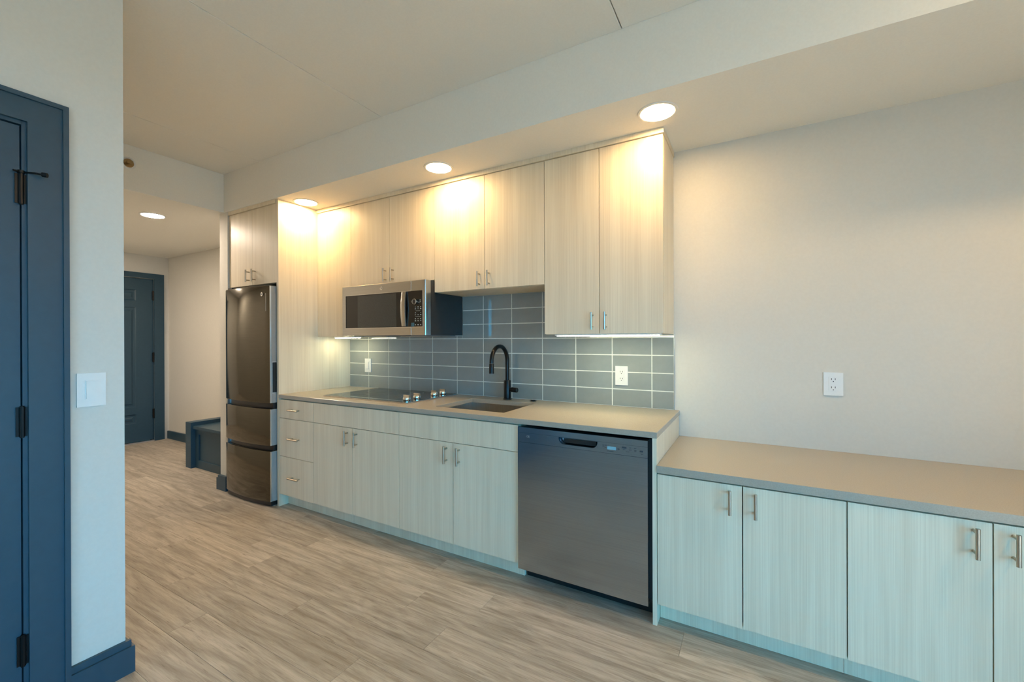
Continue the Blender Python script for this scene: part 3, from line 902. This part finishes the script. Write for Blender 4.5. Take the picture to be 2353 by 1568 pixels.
# pocket: rounded-bottom dish
pk = BM(); n = 10; prof = []
wv = HX1 - HX0; rad = 0.026
outl = [(HX0, HZ1), (HX1, HZ1)]
for k in range(7):
    a = math.pi / 2 * k / 6
    outl.append((HX1 - rad + rad * math.cos(a), HZ0 + rad - rad * math.sin(a)))
for k in range(7):
    a = math.pi / 2 * k / 6
    outl.append((HX0 + rad - rad * math.sin(a), HZ0 + rad - rad * math.cos(a)))
cxp, czp = (HX0 + HX1) / 2, (HZ0 + HZ1) / 2
r1 = [pk.verts.new((x, DYF - 0.0005, z)) for x, z in outl]
r2 = [pk.verts.new((cxp + (x - cxp) * 0.97, DYF + 0.012, czp + (z - czp) * 0.92)) for x, z in outl]
r3 = [pk.verts.new((cxp + (x - cxp) * 0.93, DYF + 0.028, czp + (z - czp) * 0.80)) for x, z in outl]
for a, b_ in ((r1, r2), (r2, r3)):
    for k in range(len(outl)): pk.faces.new((a[k], a[(k + 1) % len(outl)], b_[(k + 1) % len(outl)], b_[k]))
pk.faces.new(r3)
# fill the corners of the rectangular opening outside the rounded outline
for xc, s in ((HX0, 1), (HX1, -1)):
    cv = pk.verts.new((xc, DYF - 0.0005, HZ0))
    arc = [(xc + s * (rad - rad * math.sin(math.pi / 2 * k / 6)), HZ0 + rad - rad * math.cos(math.pi / 2 * k / 6)) for k in range(7)]
    av = [pk.verts.new((x, DYF - 0.0005, z)) for x, z in arc]
    for k in range(6): pk.faces.new((cv, av[k], av[k + 1]))
mk('pocket_handle', pk, 'steel_dw', fas, True)
box('pocket_shade', HX0 + 0.02, HX1 - 0.012, DYF + 0.014, DYF + 0.02, HZ0 + 0.006, HZ1 - 0.006, 'black_plastic', fas, 0.004)  # dark insert standing in for the shadow inside the pocket
ydp = DYF - 0.0004
def dmark(b, x, z, w_, h_): bx(b, x - w_ / 2, x + w_ / 2, ydp, DYF + 0.0003, z - h_ / 2, z + h_ / 2)
box('display', -0.559, -0.520, ydp, DYF + 0.0003, 0.7255, 0.7395, 'display_glass', fas)
mk_ = BM()
for (x, z, w_, h_) in ((-0.577, 0.742, 0.010, 0.002), (-0.566, 0.7425, 0.009, 0.0022), (-0.577, 0.7365, 0.008, 0.0018), (-0.567, 0.734, 0.010, 0.002),
                       (-0.545, 0.7185, 0.030, 0.0018), (-0.509, 0.7325, 0.009, 0.0035), (-0.484, 0.7415, 0.019, 0.007), (-0.484, 0.733, 0.012, 0.0016),
                       (-0.458, 0.7435, 0.008, 0.0018), (-0.437, 0.7435, 0.010, 0.0018), (-0.458, 0.7345, 0.012, 0.002), (-0.469, 0.725, 0.014, 0.0016),
                       (-0.436, 0.735, 0.010, 0.002), (-0.436, 0.7305, 0.008, 0.0018), (-0.4105, 0.734, 0.014, 0.0068), (-0.408, 0.7225, 0.010, 0.0016)):
    dmark(mk_, x, z, w_, h_)
tag(mk('control_print', mk_, 'print_dark', fas), kind='stuff')
mk('letters', text_mesh('GE', 0.014, (-0.955, DYF - 0.0004, 0.738), depth=0.0004), 'alu', fas)

# ------------------------------------------------------------------ refrigerator
RX0, RX1 = -3.654, -3.046
t = thing('refrigerator', 'stainless refrigerator with convex door over two drawers', 'refrigerator', ((RX0 + RX1) / 2, -0.33, 0))
box('body', RX0 + 0.004, RX1 - 0.004, -0.604, -0.03, 0.03, 1.622, 'black_case', t, 0.003)
def yfront(x, bulge=0.026, edge=-0.688):
    u = (x - (RX0 + RX1) / 2) / ((RX1 - RX0) / 2)
    return edge - bulge * (1 - u * u)
def curved_slab(x0, x1, z0, z1, back=-0.606, off=0.0, n=24, rnd=0.006):
    bm = BM(); cols = []
    for i in range(n + 1):
        x = x0 + (x1 - x0) * i / n
        yv = yfront(x) + off
        if i in (0, n): yv += rnd
        prof = [(back, z0), (yv + rnd, z0), (yv + rnd * 0.3, z0 + rnd * 0.3), (yv, z0 + rnd), (yv, z1 - rnd), (yv + rnd * 0.3, z1 - rnd * 0.3), (yv + rnd, z1), (back, z1)]
        cols.append([bm.verts.new((x, a, b)) for a, b in prof])
    for a, b in zip(cols, cols[1:]):
        for k in range(8): bm.faces.new((a[k], a[(k + 1) % 8], b[(k + 1) % 8], b[k]))
    bm.faces.new(cols[0]); bm.faces.new(list(reversed(cols[-1])))
    return bm
dr = mk('door', curved_slab(RX0, RX1, 0.7555, 1.618), 'steel_fridge', t, True)
def side_cap(parent, z0, z1):
    bx_ = bx(BM(), RX1, RX1 + 0.0007, -0.678, -0.610, z0 + 0.004, z1 - 0.004)
    mk('side_cap', bx_, 'fridge_side', parent)
    mk('corner_edge', bx(BM(), RX1 - 0.004, RX1 + 0.0009, -0.6865, -0.678, z0 + 0.004, z1 - 0.004), 'alu', parent)
side_cap(dr, 0.7555, 1.618)
for z0, z1 in ((0.4445, 0.716), (0.036, 0.4075)):
    side_cap(mk('drawer', curved_slab(RX0, RX1, z0, z1), 'steel_fridge', t, True), z0, z1)
for z0, z1 in ((0.716, 0.7555), (0.4075, 0.4445)):
    mk('grip_recess', curved_slab(RX0 + 0.028, RX1 - 0.004, z0 + 0.0005, z1 - 0.0005, off=0.022, rnd=0.002), 'black_plastic', t, True)
    mk('grip_end', bevel_all(bx(BM(), RX0, RX0 + 0.027, -0.684, -0.607, z0 + 0.0006, z1 - 0.0006), 0.002), 'alu', t)
mk('base_grille', curved_slab(RX0 + 0.012, RX1 - 0.012, 0.004, 0.034, off=0.012, rnd=0.002), 'black_plastic', t, True)
hk = box('side_pocket', RX1 - 0.001, RX1 + 0.0022, -0.670, -0.640, 0.835, 1.055, 'black_plastic', dr, 0.0005)
box('pocket_rim', RX1 - 0.0012, RX1 + 0.0014, -0.674, -0.636, 0.829, 1.061, 'alu', dr)
box('hinge_cover', RX0 + 0.01, RX0 + 0.07, -0.67, -0.56, 1.6225, 1.634, 'black_plastic', t, 0.003)
badge(dr, -3.125, yfront(-3.125), 1.555, 0.015)
bm = bx(BM(), -3.085, -3.0835, yfront(-3.085) - 0.0006, yfront(-3.085) + 0.001, 1.43, 1.56)
mk('sticker', bm, 'white_plastic', dr)
for fx in (RX0 + 0.04, RX1 - 0.03):
    mk('foot', lathe(BM(), (fx, -0.645, 0), [(0.016, 0), (0.016, 0.01), (0.008, 0.012), (0.008, 0.034)], seg=16), 'alu', t, True)

# ------------------------------------------------------------------ outlets and switches
def outlet(name, x, z, yw, w_, h_, label, cat, kind):
    t = thing(name, label, cat, (x, yw, z))
    pl = mk('plate', bevel_all(bx(BM(), x - w_ / 2, x + w_ / 2, yw - 0.006, yw - 0.0003, z - h_ / 2, z + h_ / 2), 0.002, 2), 'white_plastic', t)
    iw, ih = w_ * 0.46, h_ * 0.60
    ins = mk('insert', bevel_all(bx(BM(), x - iw / 2, x + iw / 2, yw - 0.008, yw - 0.006, z - ih / 2, z + ih / 2), 0.0006), 'white_plastic', t)
    if kind == 'outlet':
        hs = BM()
        for s in (-1, 1):
            zc = z + s * ih * 0.30
            for dx in (-0.2, 0.2): bx(hs, x + dx * iw - 0.0012, x + dx * iw + 0.0012, yw - 0.0083, yw - 0.0078, zc - 0.0005, zc + 0.008)
            bx(hs, x - 0.002, x + 0.002, yw - 0.0083, yw - 0.0078, zc - 0.010, zc - 0.006)
        tag(mk('slots', hs, 'dark_hole', ins), kind='stuff')
        bt = BM(); bx(bt, x - iw * 0.32, x + iw * 0.32, yw - 0.009, yw - 0.008, z + 0.0005, z + 0.0055); bx(bt, x - iw * 0.32, x + iw * 0.32, yw - 0.009, yw - 0.008, z - 0.0065, z - 0.0015)
        mk('test_buttons', bt, 'white_plastic', ins)
    else:
        mk('rocker', bevel_all(bx(BM(), x - iw * 0.36, x + iw * 0.36, yw - 0.0105, yw - 0.008, z - ih * 0.40, z + ih * 0.40), 0.001), 'white_plastic', ins)
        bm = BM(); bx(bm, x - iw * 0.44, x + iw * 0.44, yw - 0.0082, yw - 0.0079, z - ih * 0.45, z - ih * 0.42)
        mk('shade_line', bm, 'grey_plastic', ins)  # grey strip drawn as the shadow line below the rocker
    sc = BM()
    for s in (-1, 1): lathe(sc, (x, yw - 0.006, z + s * h_ * 0.42), [(0.0022, 0), (0.0022, -0.0006)], 'Y', 10)
    mk('screws', sc, 'white_plastic', pl)
    return t
outlet('switch_plate', -2.790, 1.006, YTF, 0.072, 0.113, 'white switch plate on the tiles behind the cooktop', 'switch', 'switch')
outlet('power_outlet', -0.667, 1.001, YTF, 0.074, 0.112, 'white outlet on the tiles under the long light bar', 'outlet', 'outlet')
outlet('power_outlet', 0.3355, 0.999, 0.0, 0.075, 0.109, 'white outlet on the cream wall above the low counter', 'outlet', 'outlet')
# light switch on the left wall (faces +x)
t = thing('light_switch', 'white rocker light switch on the pale left wall beside the dark door', 'switch', (XL, -1.939, 1.044))
yc, zc, hw, hh = -1.9395, 1.0445, 0.037, 0.0575
pl = mk('plate', bevel_all(bx(BM(), XL + 0.0003, XL + 0.006, yc - hw, yc + hw, zc - hh, zc + hh), 0.002, 2), 'white_plastic', t)
ins = mk('insert', bevel_all(bx(BM(), XL + 0.006, XL + 0.0075, yc - 0.017, yc + 0.017, zc - 0.033, zc + 0.033), 0.0006), 'white_plastic', t)
bm = bx(BM(), XL + 0.0075, XL + 0.0105, yc - 0.0145, yc + 0.0145, zc - 0.030, zc + 0.030)
bevel_all(bm, 0.001)
mk('rocker', bm, 'white_plastic', ins)
sc = BM()
for s in (-1, 1): lathe(sc, (XL + 0.006, yc, zc + s * 0.048), [(0.0022, 0), (0.0022, 0.0006)], 'X', 10)
mk('screws', sc, 'white_plastic', pl)

# ------------------------------------------------------------------ hall bench
BX0, BX1, BYF = -4.747, -3.824, -0.500
t = thing('hall_bench', 'dark painted built-in hall bench with panelled front', 'bench', ((BX0 + BX1) / 2, -0.25, 0))
box('end_post', BX0, BX0 + 0.10, BYF, -0.022, 0.0, 0.436, 'trim', t, 0.002)
PYF = -0.462
fr = BM()
bx(fr, BX0 + 0.1005, BX1 - 0.001, PYF, PYF + 0.02, 0.0, 0.075); bx(fr, BX0 + 0.1005, BX1 - 0.001, PYF, PYF + 0.02, 0.325, 0.376)
for a, b in ((BX0 + 0.1005, BX0 + 0.16), (-4.19, -4.135), (BX1 - 0.06, BX1 - 0.001)): bx(fr, a, b, PYF, PYF + 0.02, 0.075, 0.325)
mk('front_frame', fr, 'trim', t)
for a, b in ((BX0 + 0.16, -4.19), (-4.135, BX1 - 0.06)):
    box('front_panel', a, b, PYF + 0.012, PYF + 0.018, 0.075, 0.325, 'trim', t)
bm = bx(BM(), BX0 + 0.1005, BX1 - 0.001, -0.485, -0.022, 0.3765, 0.402); bevel_all(bm, 0.006, 3)
mk('seat', bm, 'trim', t, True)

# ------------------------------------------------------------------ recessed downlights
def downlight(x, y, z, label, mat='led', r=0.075, group='recessed downlights'):
    t = thing('downlight', label, 'light', (x, y, z), group)
    bm = BM(); seg = 40
    lathe_pts = [(r + 0.014, -0.0003), (r + 0.013, -0.0045), (r + 0.004, -0.0055), (r, -0.004), (r, -0.0003)]
    rings = [[bm.verts.new((x + a * math.cos(2 * math.pi * k / seg), y + a * math.sin(2 * math.pi * k / seg), z + h)) for k in range(seg)] for a, h in lathe_pts]
    for A, B in zip(rings, rings[1:] + rings[:1]):
        for k in range(seg): bm.faces.new((A[k], A[(k + 1) % seg], B[(k + 1) % seg], B[k]))
    mk('trim_ring', bm, 'white_plastic', t, True)
    bm = BM(); lathe(bm, (x, y, z), [(r - 0.0005, -0.0005), (r - 0.0005, -0.0042)], 'Z', seg)
    mk('lens', bm, mat, t)
downlight(-2.911, -0.490, ZS, 'lit round downlight in the soffit nearest the refrigerator')
downlight(-1.640, -0.492, ZS, 'lit round downlight in the soffit above the sink')
downlight(-0.373, -0.481, ZS, 'lit round downlight in the soffit above the tall right wall cabinet')
downlight(-4.302, -0.914, ZS, 'lit round downlight in the lowered hall ceiling', 'hall_led')
downlight(1.45, -1.05, ZC, 'added unseen fill light in the main ceiling near the low counter', 'fill_led')  # out of view, added to warm the low counter and right wall
downlight(-5.55, -1.45, ZS, 'added unseen fill light at the far end of the hall ceiling', 'hall_led')  # hidden extra lamp, added to brighten the hall wall

# ------------------------------------------------------------------ sprinkler on the hall bulkhead
sx, sy, sz = XHD, -1.262, 2.437
t = thing('sprinkler', 'small recessed sprinkler head high on the hall bulkhead', 'sprinkler', (sx, sy, sz))
mk('escutcheon', lathe(BM(), (sx, sy, sz), [(0.042, 0.0003), (0.042, 0.003), (0.034, 0.006), (0.030, 0.003), (0.004, 0.002)], 'X', 28), 'white_plastic', t, True)
mk('cup', lathe(BM(), (sx, sy, sz), [(0.029, 0.0032), (0.029, 0.005), (0.022, 0.0052), (0.004, 0.0052)], 'X', 28), 'brass', t, True)
hd = BM(); tube(hd, [(sx + 0.004, sy, sz), (sx + 0.03, sy, sz)], [0.011, 0.006], 12); bx(hd, sx + 0.03, sx + 0.033, sy - 0.016, sy + 0.016, sz - 0.010, sz + 0.010)
mk('head', hd, 'brass', t, True)
